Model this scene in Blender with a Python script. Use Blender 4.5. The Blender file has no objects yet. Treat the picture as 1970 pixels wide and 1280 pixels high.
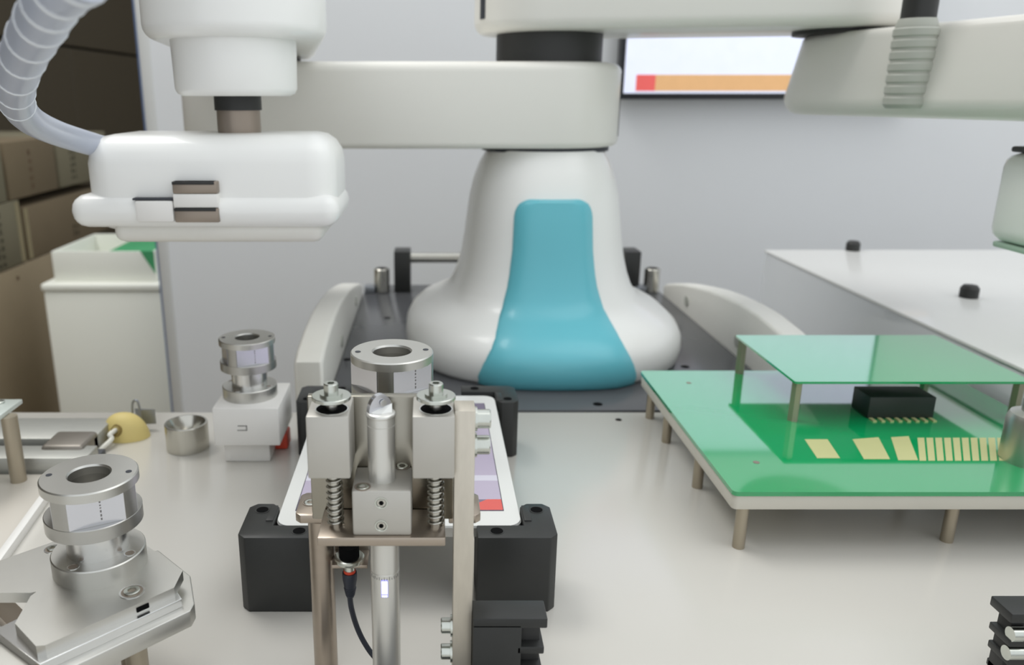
import bpy, bmesh, math, random
from mathutils import Vector, Matrix

random.seed(7)
sc = bpy.context.scene
COL = sc.collection
T = 0.75                      # height of the white bench top above the floor
R = math.radians

# ------------------------------------------------------------------ camera
FPX, CX, CY, PITCH, HC = 1553.0, 825.0, 640.0, R(16.33), 0.334
cam_d = bpy.data.cameras.new('camera')
cam = bpy.data.objects.new('camera', cam_d)
COL.objects.link(cam)
cam.location = (0, 0, T + HC)
cam.rotation_euler = (R(90) - PITCH, 0, 0)
cam_d.sensor_width = 36.0
cam_d.lens = FPX / 1970 * 36
cam_d.shift_x = (985 - CX) / 1970
cam_d.clip_start = 0.02
cam_d.dof.use_dof = True
cam_d.dof.focus_distance = 0.50
cam_d.dof.aperture_fstop = 8.0
sc.camera = cam

# ------------------------------------------------------------------ world, lights, exposure
w = bpy.data.worlds.new('room_light')
sc.world = w
w.use_nodes = True
wb = w.node_tree.nodes['Background']
wb.inputs[0].default_value = (0.93, 0.97, 1.0, 1)
wb.inputs[1].default_value = 0.90


def area(name, loc, target, sx, sy, power, col=(1, 1, 1)):
    d = bpy.data.lights.new(name, 'AREA')
    d.shape = 'RECTANGLE'
    d.size, d.size_y, d.energy, d.color = sx, sy, power, col
    o = bpy.data.objects.new(name, d)
    COL.objects.link(o)
    o.location = loc
    o.rotation_euler = (Vector(target) - Vector(loc)).to_track_quat('-Z', 'Y').to_euler()
    return o


area('ceiling_light_panel', (1.2, 0.5, 3.0), (0.2, 1.0, T), 1.8, 1.8, 10, (1, 0.985, 0.95))
area('far_fill_light', (-1.1, 1.5, 3.1), (-1.0, 1.7, T), 1.2, 1.2, 30, (1, 0.985, 0.95))  # unseen lamp added to brighten the wall, cartons and storage box
sc.view_settings.view_transform = 'Standard'
sc.view_settings.look = 'None'
sc.view_settings.gamma = 1.0
sc.view_settings.use_curve_mapping = False
sc.view_settings.exposure = 0.22


# ------------------------------------------------------------------ materials
def lin(c):
    r = []
    for v in c:
        v /= 255.0
        r.append(v / 12.92 if v <= 0.04045 else ((v + 0.055) / 1.055) ** 2.4)
    return (r[0], r[1], r[2], 1.0)


MATS = {}


def mat(name, rgb, rough=0.5, metal=0.0, var=0.05, scale=40.0, bump=0.0, bscale=400.0, stretch=(1, 1, 1), coat=0.0,
        emit=0.0, alpha=1.0, trans=0.0, spec=0.5, ior=1.45):
    m = bpy.data.materials.new(name)
    m.use_nodes = True
    nt = m.node_tree
    b = nt.nodes['Principled BSDF']
    tc = nt.nodes.new('ShaderNodeTexCoord')
    mp = nt.nodes.new('ShaderNodeMapping')
    mp.inputs['Scale'].default_value = stretch
    nt.links.new(tc.outputs['Object'], mp.inputs['Vector'])
    n = nt.nodes.new('ShaderNodeTexNoise')
    n.inputs['Scale'].default_value = scale
    n.inputs['Detail'].default_value = 4
    nt.links.new(mp.outputs['Vector'], n.inputs['Vector'])
    mx = nt.nodes.new('ShaderNodeMix')
    mx.data_type = 'RGBA'
    c = lin(rgb)
    mx.inputs['A'].default_value = tuple(v * (1 - var) for v in c[:3]) + (1,)
    mx.inputs['B'].default_value = tuple(min(1, v * (1 + var)) for v in c[:3]) + (1,)
    nt.links.new(n.outputs['Fac'], mx.inputs['Factor'])
    nt.links.new(mx.outputs['Result'], b.inputs['Base Color'])
    b.inputs['Roughness'].default_value = rough
    b.inputs['Metallic'].default_value = metal
    b.inputs['Coat Weight'].default_value = coat
    b.inputs['Coat Roughness'].default_value = 0.05
    b.inputs['Alpha'].default_value = alpha
    b.inputs['Transmission Weight'].default_value = trans
    b.inputs['Specular IOR Level'].default_value = spec
    b.inputs['IOR'].default_value = ior
    if emit:
        nt.links.new(mx.outputs['Result'], b.inputs['Emission Color'])
        b.inputs['Emission Strength'].default_value = emit
    if bump:
        n2 = nt.nodes.new('ShaderNodeTexNoise')
        n2.inputs['Scale'].default_value = bscale
        nt.links.new(mp.outputs['Vector'], n2.inputs['Vector'])
        bp = nt.nodes.new('ShaderNodeBump')
        bp.inputs['Strength'].default_value = bump
        bp.inputs['Distance'].default_value = 0.0004
        nt.links.new(n2.outputs['Fac'], bp.inputs['Height'])
        nt.links.new(bp.outputs['Normal'], b.inputs['Normal'])
    MATS[name] = m
    return m


mat('bench_white', (205, 202, 195), 0.19, var=0.015, scale=6)
mat('wall_grey', (224, 226, 228), 0.55, var=0.02, scale=3)
mat('wall_frame', (212, 213, 211), 0.45, var=0.02)
mat('edge_blue', (92, 112, 150), 0.4)
mat('stone_dark', (72, 65, 52), 0.5, var=0.25, scale=60, bump=0.1, bscale=90)
mat('floor_brown', (124, 110, 86), 0.45, var=0.15, scale=30)
mat('cardboard', (148, 134, 110), 0.85, var=0.08, scale=14, bump=0.1, bscale=60)
mat('cardboard_light', (116, 110, 90), 0.85, var=0.08, scale=14)
mat('cardboard_mid', (110, 97, 76), 0.85, var=0.08, scale=14)
mat('cardboard_print', (40, 40, 28), 0.8, var=0.1)
mat('cardboard_red', (92, 66, 48), 0.8, var=0.1)
mat('tape_tan', (148, 138, 110), 0.35, var=0.05)
mat('carton_white', (236, 237, 228), 0.5, var=0.02, scale=5)
mat('carton_green', (70, 158, 106), 0.5, var=0.05)
mat('pad_green', (166, 190, 172), 0.5)
mat('robot_white', (226, 224, 217), 0.34, var=0.012, scale=5, coat=0.15)
mat('robot_gloss', (240, 240, 237), 0.3, var=0.01, scale=5, coat=0.2)
mat('robot_teal', (104, 190, 204), 0.36, var=0.03, scale=8, coat=0.15)
mat('joint_black', (44, 44, 43), 0.5, var=0.08)
mat('seam_dark', (52, 55, 62), 0.6)
mat('plate_dark', (88, 89, 92), 0.22, var=0.05, scale=12, spec=0.4)
mat('hole_dark', (14, 14, 15), 0.9, spec=0.1)
mat('fender_white', (228, 227, 220), 0.35, var=0.02)
mat('steel_pin', (196, 194, 186), 0.25, 1.0, var=0.05)
mat('black_anodised', (46, 47, 46), 0.42, var=0.07, scale=120, bump=0.05, bscale=900)
mat('aluminium', (222, 222, 221), 0.24, 1.0, var=0.03, scale=60, stretch=(1, 1, 12))
mat('aluminium_dim_reflection', (186, 185, 181), 0.34, 1.0, var=0.03, scale=60, stretch=(1, 1, 10))  # greyer tone stands in for the dim reflection on the hub's round faces
mat('aluminium_flat', (218, 219, 226), 0.22, 0.95, var=0.02, scale=30)  # brighter tone; on the hub flats it stands in for reflected light
mat('aluminium_face', (204, 203, 198), 0.36, 1.0, var=0.03, scale=90, bump=0.04, bscale=1200)
mat('aluminium_matte', (190, 187, 180), 0.42, 0.55, var=0.03, scale=90, bump=0.05, bscale=1500)
mat('tube_silver', (218, 217, 212), 0.33, 0.75, var=0.02, scale=40)
mat('steel_brown', (172, 160, 147), 0.3, 0.85, var=0.06, scale=40, stretch=(1, 1, 4))
mat('steel_mirror', (158, 154, 143), 0.22, 1.0, var=0.06, scale=30)
mat('steel_brushed', (206, 199, 186), 0.4, 0.7, var=0.10, scale=50, stretch=(6, 1, 1.5), bump=0.08, bscale=300)
mat('spring_steel', (190, 188, 180), 0.22, 1.0)
mat('zinc', (204, 207, 200), 0.24, 1.0, var=0.08, scale=200)
mat('tablet_white', (232, 233, 230), 0.12, coat=0.6, var=0.01)
mat('tablet_metal', (210, 210, 208), 0.3, 0.9)
mat('screen_lilac', (172, 163, 182), 0.07, var=0.05, scale=9, emit=0.22, coat=0.4)
mat('screen_pale', (196, 194, 206), 0.07, var=0.03, scale=9, emit=0.22, coat=0.4)
mat('screen_purple', (112, 104, 126), 0.07, emit=0.18, coat=0.4)
mat('screen_red', (206, 86, 80), 0.07, emit=0.2, coat=0.4)
mat('screen_edge', (60, 60, 72), 0.15)
mat('pcb_green', (12, 158, 92), 0.06, var=0.03, scale=20, coat=0.9, spec=0.6, ior=1.6)
mat('pcb_mount', (206, 202, 190), 0.4, var=0.03)
mat('pcb_gold', (206, 206, 150), 0.4, 0.2, var=0.05)
mat('chip_black', (40, 46, 44), 0.45)
mat('standoff_brass', (170, 160, 142), 0.35, 0.6, var=0.05)
mat('lens_white', (238, 238, 235), 0.3)
mat('led_white', (245, 245, 255), 0.3, emit=2.5)
mat('led_blue', (150, 150, 235), 0.3, emit=1.0)
mat('cable_navy', (44, 48, 58), 0.45, var=0.05)
mat('ring_red', (214, 74, 48), 0.4)
mat('hose_skin', (206, 213, 228), 0.28, var=0.05, scale=25, trans=0.25)
mat('hose_rib', (226, 231, 238), 0.35)
mat('plastic_white', (232, 230, 226), 0.34, var=0.012, scale=15)
mat('mark_grey', (120, 118, 116), 0.6)
mat('red_plastic', (226, 84, 62), 0.4)
mat('rubber_yellow', (216, 197, 128), 0.55, var=0.05, scale=60)
mat('rubber_hole', (132, 112, 60), 0.7)
mat('cable_white', (230, 228, 218), 0.4)
mat('foil_grey', (150, 154, 160), 0.3, 0.7)
mat('profile_grey', (176, 176, 170), 0.42, 0.5, var=0.05, stretch=(1, 8, 8))
mat('profile_groove', (84, 86, 90), 0.5, 0.3)
mat('slider_grey', (140, 134, 126), 0.4, 0.5)
mat('board_beige', (206, 200, 190), 0.3, var=0.03, scale=10)
mat('glass_plate', (206, 214, 208), 0.1, var=0.03, coat=0.4)
mat('monitor_black', (34, 35, 40), 0.35)
mat('monitor_white', (212, 217, 235), 0.4, emit=0.5)
mat('monitor_orange', (224, 176, 124), 0.4, emit=0.25)
mat('monitor_red', (224, 96, 92), 0.4, emit=0.3)
mat('gripper_metal', (150, 138, 126), 0.35, 0.5)
mat('machine_white', (228, 228, 225), 0.3, var=0.01, coat=0.2)
mat('machine_side', (206, 209, 212), 0.12, var=0.01, coat=0.5)
mat('duct_grey', (172, 174, 165), 0.5)

# ------------------------------------------------------------------ geometry helpers
def ray(px, py):
    x, v = (px - CX) / FPX, (CY - py) / FPX
    return Vector((x, v * math.sin(PITCH) + math.cos(PITCH), v * math.cos(PITCH) - math.sin(PITCH)))


def aty(px, py, Y):                       # a point measured in the photo, at distance Y (z from the bench top)
    r = ray(px, py)
    t = Y / r.y
    return Vector((r.x * t, Y, r.z * t + HC))


def atz(px, py, z=0.0):                   # a point measured in the photo, at height z above the bench top
    r = ray(px, py)
    t = (z - HC) / r.z
    return Vector((r.x * t, r.y * t, z))


def face(bm, vs):
    try:
        return bm.faces.new(vs)
    except ValueError:
        return None


def box(bm, x0, x1, y0, y1, z0, z1, bev=0.0, seg=2, M=None):
    b = bmesh.new()
    bmesh.ops.create_cube(b, size=1.0)
    for v in b.verts:
        v.co = Vector(((x0 + x1) / 2 + v.co.x * (x1 - x0), (y0 + y1) / 2 + v.co.y * (y1 - y0),
                       (z0 + z1) / 2 + v.co.z * (z1 - z0)))
    if bev:
        bmesh.ops.bevel(b, geom=b.edges[:], offset=bev, segments=seg, profile=0.5, affect='EDGES')
    merge(bm, b, M)
    return bm


def merge(bm, b, M=None):
    if M is not None:
        bmesh.ops.transform(b, matrix=M, verts=b.verts[:])
    mp = {}
    for v in b.verts:
        mp[v] = bm.verts.new(v.co)
    for f in b.faces:
        face(bm, [mp[v] for v in f.verts])
    b.free()


def loft(bm, rings, cap0=True, cap1=True, closed=True, M=None):
    V = [[bm.verts.new((M @ Vector(p)) if M is not None else Vector(p)) for p in r] for r in rings]
    n = len(V[0])
    for a, b in zip(V, V[1:]):
        for i in range(n if closed else n - 1):
            j = (i + 1) % n
            face(bm, [a[i], a[j], b[j], b[i]])
    if cap0:
        face(bm, list(reversed(V[0])))
    if cap1:
        face(bm, V[-1])
    return bm


def circ(r, z, n=32, ph=0.0, cx=0.0, cy=0.0):
    return [(cx + r * math.cos(2 * math.pi * i / n + ph), cy + r * math.sin(2 * math.pi * i / n + ph), z) for i in range(n)]


def lathe(bm, prof, n=32, M=None, cap0=True, cap1=True):
    return loft(bm, [circ(max(r, 1e-5), z, n) for r, z in prof], cap0, cap1, True, M)


def cyl(bm, c, r, h, axis='Z', n=28, bev=0.0):
    M = Matrix.Translation(Vector(c))
    if axis == 'X':
        M = M @ Matrix.Rotation(R(90), 4, 'Y')
    elif axis == 'Y':
        M = M @ Matrix.Rotation(R(-90), 4, 'X')
    elif axis == '-X':
        M = M @ Matrix.Rotation(R(-90), 4, 'Y')
    elif axis == '-Y':
        M = M @ Matrix.Rotation(R(90), 4, 'X')
    if bev:
        prof = [(r - bev, 0), (r, bev), (r, h - bev), (r - bev, h)]
    else:
        prof = [(r, 0), (r, h)]
    return lathe(bm, prof, n, M)


def prism(bm, poly, z0, z1, bev=0.0, M=None):
    b = bmesh.new()
    loft(b, [[(x, y, z0) for x, y in poly], [(x, y, z1) for x, y in poly]])
    bmesh.ops.recalc_face_normals(b, faces=b.faces[:])
    if bev:
        bmesh.ops.bevel(b, geom=b.edges[:], offset=bev, segments=2, profile=0.5, affect='EDGES')
    merge(bm, b, M)
    return bm


def annulus(bm, outer, inner, z0, z1, cham=0.0):
    """a ring-shaped slab between two loops of equal count (lists of xy)"""
    def cz(loop, z, k=1.0):
        return [(x * k, y * k, z) for x, y in loop]
    rings = [cz(outer, z0), cz(outer, z1 - cham), cz(outer, z1, 1 - cham / 0.026), cz(inner, z1, 1 + cham / 0.0112),
             cz(inner, z1 - cham * 1.6), cz(inner, z0), cz(outer, z0)]
    return loft(bm, rings, False, False)


def tube(bm, pts, rad, n=12, cap=True):
    """round tube along points; rad is a number or a list"""
    pts = [Vector(p) for p in pts]
    rings = []
    ref = None
    for i, p in enumerate(pts):
        d = (pts[min(i + 1, len(pts) - 1)] - pts[max(i - 1, 0)]).normalized()
        if ref is None:
            ref = d.orthogonal().normalized()
        ref = (ref - d * ref.dot(d)).normalized()
        s = d.cross(ref)
        r = rad[i] if isinstance(rad, (list, tuple)) else rad
        rings.append([p + ref * (r * math.cos(2 * math.pi * k / n)) + s * (r * math.sin(2 * math.pi * k / n)) for k in range(n)])
    return loft(bm, rings, cap, cap)


def spline(P, n=12):
    P = [Vector(p) for p in P]
    out = []
    for i in range(len(P) - 1):
        p0, p1, p2, p3 = P[max(i - 1, 0)], P[i], P[i + 1], P[min(i + 2, len(P) - 1)]
        for k in range(n):
            t = k / n
            out.append(0.5 * ((2 * p1) + (p2 - p0) * t + (2 * p0 - 5 * p1 + 4 * p2 - p3) * t * t + (3 * p1 - p0 - 3 * p2 + p3) * t ** 3))
    out.append(P[-1])
    return out


def stadium(p0, p1, r, n=16):
    a = math.atan2(p1[1] - p0[1], p1[0] - p0[0])
    out = [(p1[0] + r * math.cos(a - math.pi / 2 + math.pi * i / n), p1[1] + r * math.sin(a - math.pi / 2 + math.pi * i / n)) for i in range(n + 1)]
    out += [(p0[0] + r * math.cos(a + math.pi / 2 + math.pi * i / n), p0[1] + r * math.sin(a + math.pi / 2 + math.pi * i / n)) for i in range(n + 1)]
    return out


def capsule_slab(bm, p0, p1, r, z0, z1, fb, ft, rb=None):
    """a stadium-shaped slab with rounded lower and upper edges; rb = radius at the bottom"""
    rings = []
    rb = r if rb is None else rb
    for k in range(6):
        a = k / 5 * math.pi / 2
        rings.append((rb - fb * (1 - math.sin(a)), z0 + fb * (1 - math.cos(a))))
    for k in range(6):
        a = k / 5 * math.pi / 2
        rings.append((r - ft * (1 - math.cos(a)), z1 - ft * (1 - math.sin(a))))
    return loft(bm, [[(x, y, z) for x, y in stadium(p0, p1, rr)] for rr, z in rings])


# ------------------------------------------------------------------ scene-object helpers (z given from the bench top)
def thing(name, label, cat, loc, group=None):
    o = bpy.data.objects.new(name, None)
    COL.objects.link(o)
    o.empty_display_size = 0.02
    o.location = (loc[0], loc[1], loc[2] + T)
    o['label'] = label
    o['category'] = cat
    if group:
        o['group'] = group
    o['_o'] = (float(loc[0]), float(loc[1]), float(loc[2]))
    return o


def part(name, bm, m, parent=None, smooth=35, label=None, orig=None, bevel=None):
    """mesh in bench-top coordinates -> object under its thing"""
    if bevel:
        bmesh.ops.bevel(bm, geom=bm.edges[:], offset=bevel, segments=2, profile=0.5, affect='EDGES')
    bmesh.ops.recalc_face_normals(bm, faces=bm.faces[:])
    o3 = Vector(orig) if orig is not None else (Vector(parent['_o']) if parent is not None else Vector((0, 0, 0)))
    for v in bm.verts:
        v.co -= o3
    me = bpy.data.meshes.new(name)
    bm.to_mesh(me)
    bm.free()
    if smooth:
        me.polygons.foreach_set('use_smooth', [True] * len(me.polygons))
        me.set_sharp_from_angle(angle=R(smooth))
    me.materials.append(MATS[m])
    o = bpy.data.objects.new(name, me)
    COL.objects.link(o)
    if parent is not None:
        o.parent = parent
    else:
        o.location = (o3.x, o3.y, o3.z + T)
    o['_o'] = (o3.x, o3.y, o3.z)
    if label:
        o['label'] = label
    return o


def tag(o, label, cat, group=None):
    o['label'] = label
    o['category'] = cat
    if group:
        o['group'] = group
    return o


def struct(o, label=None):
    o['kind'] = 'structure'
    if label:
        o['label'] = label
    return o


B = bmesh.new


def screw(parent, c, axis, r, h, name='cap_screw', m='zinc'):
    """socket head cap screw: c = centre of the seat, head grows along axis"""
    bm = B()
    M = Matrix.Translation(Vector(c))
    M = M @ {'Z': Matrix.Identity(4), 'X': Matrix.Rotation(R(90), 4, 'Y'), '-X': Matrix.Rotation(R(-90), 4, 'Y'),
             '-Y': Matrix.Rotation(R(90), 4, 'X')}[axis]
    n = 24

    def hexr(rh, z):
        out = []
        for i in range(n):
            a = 2 * math.pi * i / n
            k = math.cos(math.pi / 6) / math.cos((a % (math.pi / 3)) - math.pi / 6)
            out.append((rh * k * math.cos(a), rh * k * math.sin(a), z))
        return out
    loft(bm, [circ(r, 0, n), circ(r, h * 0.9, n), circ(r * 0.9, h, n), hexr(r * 0.55, h), hexr(r * 0.5, h * 0.45)], True, True, True, M)
    return part(name, bm, m, parent, 30)


def disc(parent, c, r, name='screw_hole', m='hole_dark', n=20, squash=1.0, h=0.0003):
    bm = B()
    cyl(bm, c, r, h, 'Z', n)
    return part(name, bm, m, parent)


# ================================================================== THE SETTING
bm = B(); box(bm, -3.5, 3.5, -1.5, 6.5, -T - 0.05, -T)
fl = struct(part('floor', bm, 'floor_brown', None, 0, orig=(0, 2, -T)), 'brown floor under the bench and cabinet')

PY = 1.90                                    # grey partition behind the robot
pl = aty(262, 0, PY).x
pl = (aty(285, 250, PY).x + aty(313, 540, PY).x) / 2
bm = B(); box(bm, pl, 3.2, PY, PY + 0.04, -T, 1.9, 0.001)
wb_ = struct(part('wall_back', bm, 'wall_grey', None, 0, orig=(1, PY, -T)), 'light grey partition wall behind the robot')
bm = B(); box(bm, pl - 0.004, pl + 0.022, PY - 0.004, PY + 0.044, -T, 1.9, 0.003)
part('edge_profile', bm, 'wall_frame', wb_)
bm = B(); box(bm, pl - 0.0075, pl - 0.004, PY - 0.003, PY + 0.043, -T, 1.9)
part('edge_strip', bm, 'edge_blue', wb_, label='thin blue edging strip')

# dark stone wall on the left: slabs with recessed joints
WX = -1.62
bm = B(); box(bm, WX - 0.12, WX - 0.02, -1.56, 6.0, -T, 2.4)
wl = struct(part('wall_left', bm, 'hole_dark', None, 0, orig=(WX, 2, -T)), 'dark brown stone-clad wall')
for iz in range(5):
    for iy in range(8):
        y0 = -1.16 + iy * 0.9 - 0.39
        z0 = -T + iz * 0.65
        z1 = min(z0 + 0.642, 2.38)
        bm = B(); box(bm, WX - 0.022, WX + random.uniform(-0.001, 0.001), y0 + 0.004, y0 + 0.896, z0 + 0.003, z1, 0.002, 1)
        part('stone_slab', bm, 'stone_dark', wl)
bm = B(); box(bm, -3.4, 3.4, 6.0, 6.1, -T, 2.4)
struct(part('wall_far', bm, 'stone_dark', None, 0, orig=(0, 6, -T)), 'dark wall at the far end of the room')

# ================================================================== WHITE BENCH
bench = thing('work_bench', 'long white glossy work bench carrying the tablet fixture and circuit boards', 'bench', (0, 0.35, -T))
bm = B(); box(bm, -0.95, 0.560, -0.10, 0.829, -0.025, 0.0, 0.002)
part('bench_top', bm, 'bench_white', bench)
for x in (-0.88, 0.50):
    for y in (-0.04, 0.76):
        bm = B(); box(bm, x - 0.025, x + 0.025, y - 0.025, y + 0.025, -T, -0.025, 0.003)
        part('leg', bm, 'profile_grey', bench)
for px, py in ((1190, 808), (97, 813)):
    p = atz(px, py)
    disc(bench, (p.x, p.y, -0.0001), 0.0035)

# ================================================================== ROBOT CART
cart = thing('robot_cart', 'wheeled cart with glossy dark top plate and arched white sides under the robot', 'cart', (0.148, 1.14, -T))
CX0, CX1, CY0, CY1 = -0.1156, 0.411, 0.834, 1.454
bm = B(); box(bm, CX0 - 0.004, CX1 + 0.004, CY0 + 0.004, CY1, -0.60, -0.0125, 0.01)
part('body', bm, 'fender_white', cart)
for x in (CX0 + 0.06, CX1 - 0.06):
    for y in (CY0 + 0.07, CY1 - 0.07):
        bm = B(); cyl(bm, (x - 0.018, y, -T + 0.05), 0.05, 0.036, 'X', 28, 0.004)
        whl = part('caster_wheel', bm, 'joint_black', cart)
        bm = B(); box(bm, x - 0.026, x + 0.026, y - 0.02, y + 0.02, -T + 0.105, -0.60, 0.002)
        part('caster_fork', bm, 'zinc', cart)
bm = B(); box(bm, CX0, CX1, CY0, CY1, -0.0125, 0.0, 0.001)
part('top_plate', bm, 'plate_dark', cart)


def fender(x0, x1):
    prof = [(0.845, -0.05), (0.845, 0.052)]
    for y, z in ((0.87, 0.060), (0.92, 0.067), (0.98, 0.071), (1.04, 0.070), (1.10, 0.066), (1.16, 0.060), (1.22, 0.051),
                 (1.28, 0.041), (1.33, 0.031), (1.37, 0.021), (1.385, 0.014)):
        prof.append((y, z))
    prof += [(1.385, -0.05)]
    b = B()
    loft(b, [[(x0, y, z) for y, z in prof], [(x1, y, z) for y, z in prof]])
    bmesh.ops.recalc_face_normals(b, faces=b.faces[:])
    bmesh.ops.bevel(b, geom=[e for e in b.edges if abs(e.verts[0].co.x - e.verts[1].co.x) < 1e-6], offset=0.005, segments=3, profile=0.5, affect='EDGES')
    return b


part('side_guard', fender(CX0 - 0.034, CX0 - 0.001), 'fender_white', cart, 50)
part('side_guard', fender(CX1 + 0.001, CX1 + 0.034), 'fender_white', cart, 50)
for xx in (CX0 - 0.0012, CX1 + 0.0012):
    for yy in (1.03, 1.25):
        bm = B(); cyl(bm, (xx, yy, 0.02), 0.008, 0.002, 'X' if xx < 0 else '-X', 20)
        part('guard_bolt', bm, 'duct_grey', cart)
for s, px in ((0, 775), (1, 1208)):
    c = aty(px, 548, 1.415)
    bm = B(); box(bm, c.x - 0.0145, c.x + 0.0145, 1.392, 1.438, 0.0, 0.073, 0.002)
    part('handle_post', bm, 'black_anodised', cart)
bm = B(); xa = aty(775, 548, 1.415).x; xb = aty(1208, 548, 1.415).x
cyl(bm, (xa + 0.01, 1.415, 0.058), 0.009, xb - xa - 0.02, 'X', 20)
part('handle_rod', bm, 'steel_pin', cart)
for px in (735, 1252):
    c = aty(px, 560, 1.40)
    bm = B(); cyl(bm, (c.x, 1.40, 0.0), 0.0135, 0.042, 'Z', 28, 0.0012)
    pn = part('locating_pin', bm, 'steel_pin', cart)
    disc(pn, (c.x, 1.40, 0.042), 0.0095)
    bm = B(); box(bm, c.x - 0.03, c.x - 0.012, 1.385, 1.41, 0.0, 0.012, 0.001)
    part('pin_clip', bm, 'foil_grey', cart)
for px, py in ((675, 608), (745, 612), (820, 562), (1318, 706), (800, 606), (668, 692), (1150, 778)):
    p = atz(px, py)
    disc(cart, (p.x, p.y, -0.0001), 0.0055)

# ================================================================== DUAL-ARM ROBOT
AX, AY = 0.154, 1.10
rob = thing('dual_arm_robot', 'white two-armed assembly robot with teal panel on its flared pedestal', 'robot', (AX, AY, 0))
PROF = [(0.0, 0.178), (0.006, 0.183), (0.020, 0.186), (0.034, 0.185), (0.046, 0.179), (0.056, 0.168), (0.064, 0.153), (0.071, 0.139), (0.079, 0.128),
        (0.092, 0.120), (0.110, 0.1135), (0.131, 0.1085), (0.155, 0.105), (0.185, 0.1015), (0.210, 0.098), (0.230, 0.093), (0.248, 0.0865), (0.262, 0.079), (0.268, 0.0765)]



def supern(z):
    return 2.5 if z < 0.08 else 2.5 - 0.3 * min(1, (z - 0.08) / 0.15)


def fr(z):
    """front half depth of the pedestal at height z"""
    for (a, ra), (b, rb) in zip(PROF, PROF[1:]):
        if a <= z <= b:
            t = (z - a) / (b - a)
            return ra + (rb - ra) * t
    return PROF[-1][1]


bm = B()
N = 72
rings = []
for z, r in PROF:
    n = supern(z)
    ring = []
    for i in range(N):
        a = 2 * math.pi * i / N
        ca, sa = math.cos(a), math.sin(a)
        k = (abs(ca) ** n + abs(sa) ** n) ** (-1 / n)
        ring.append((AX + r * k * ca, AY + r * 1.10 * k * sa, z))
    rings.append(ring)
loft(bm, rings)
ped = part('pedestal', bm, 'robot_gloss', rob, 60)

# teal panel lies over the pedestal's front
bm = B()
wz = [(0.0, 0.095), (0.012, 0.096), (0.03, 0.089), (0.05, 0.078), (0.08, 0.0635), (0.11, 0.055), (0.15, 0.0505), (0.19, 0.049), (0.199, 0.0475), (0.206, 0.043), (0.2105, 0.036), (0.2125, 0.028)]


def lerp_tab(tab, z):
    for (a, ra), (b, rb) in zip(tab, tab[1:]):
        if a <= z <= b:
            return ra + (rb - ra) * (z - a) / (b - a)
    return tab[-1][1]


zs = [0.0, 0.004, 0.01, 0.016, 0.022, 0.028, 0.035, 0.043, 0.051, 0.06, 0.07, 0.08, 0.092, 0.105, 0.12, 0.135, 0.15, 0.165, 0.18, 0.19, 0.196, 0.201, 0.206, 0.209, 0.211, 0.2125]
us = [-1, -0.985, -0.95, -0.86, -0.72, -0.5, -0.25, 0, 0.25, 0.5, 0.72, 0.86, 0.95, 0.985, 1]
rows = []
for z in zs:
    wdt, r, n = lerp_tab(wz, z), fr(z), supern(z)
    row = []
    for u in us:
        x = u * wdt
        yy = r * 1.10 * max(0.0, 1 - (abs(x) / r) ** n) ** (1 / n)
        lift = lerp_tab([(0, 0.0095), (0.72, 0.0095), (0.86, 0.0068), (0.95, 0.0045), (0.985, 0.0025), (1.0, -0.002)], abs(u))
        if z > 0.2115:
            lift = -0.002
        elif z > 0.2105:
            lift = min(lift, 0.004)
        row.append((AX + x, AY - yy - lift, z + 0.0005))
    rows.append(row)
loft(bm, rows, False, False, False)
part('teal_panel', bm, 'robot_teal', rob, 60, label='glossy teal cover panel')
bm = B(); lathe(bm, [(0.181, 0.0), (0.181, 0.004)], 64, Matrix.Translation((AX, AY - 0.012, 0)))
part('base_gasket', bm, 'seam_dark', rob)
# lower (left) arm
bm = B(); cyl(bm, (AX, AY, 0.266), 0.0835, 0.008, 'Z', 48)
part('shoulder_gap', bm, 'seam_dark', rob, label='dark joint ring')
EL = (-0.226, 1.10)
bm = B(); capsule_slab(bm, EL, (AX, AY), 0.094, 0.272, 0.374, 0.008, 0.012)
lk = part('lower_link', bm, 'robot_white', rob, 40)


def arc_seam(parent, c, r, a0, a1, z0, z1):
    b = B()
    rr = []
    for k in range(7):
        a = R(a0 + (a1 - a0) * k / 6)
        rr.append((c[0] + r * math.cos(a), c[1] + r * math.sin(a)))
    rin = [(c[0] + (x - c[0]) * 0.985, c[1] + (y - c[1]) * 0.985) for x, y in rr]
    poly = rr + rin[::-1]
    prism(b, poly, z0, z1)
    return part('cover_seam', b, 'seam_dark', parent)


arc_seam(lk, (AX, AY), 0.0945, -14, -9, 0.284, 0.362)
# column between the two shoulders
bm = B(); cyl(bm, (AX, AY - 0.005, 0.374), 0.0675, 0.036, 'Z', 48)
part('shoulder_collar', bm, 'joint_black', rob, label='black collar between the two arms')
# upper (right) arm
ER = (0.478, 1.035)
bm = B(); capsule_slab(bm, (AX, AY), ER, 0.096, 0.409, 0.512, 0.014, 0.012)
uk = part('upper_link', bm, 'robot_white', rob, 40)
arc_seam(uk, (AX, AY), 0.0966, 200, 207, 0.425, 0.50)
bm = B(); capsule_slab(bm, (0.53, 1.03), (0.615, 0.74), 0.075, 0.312, 0.405, 0.02, 0.01, rb=0.088)
fo = part('right_forearm', bm, 'robot_white', rob, 40)
bm = B(); cyl(bm, (0.50, 1.03, 0.404), 0.06, 0.007, 'Z', 40)
part('elbow_ring', bm, 'joint_black', rob)
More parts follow.
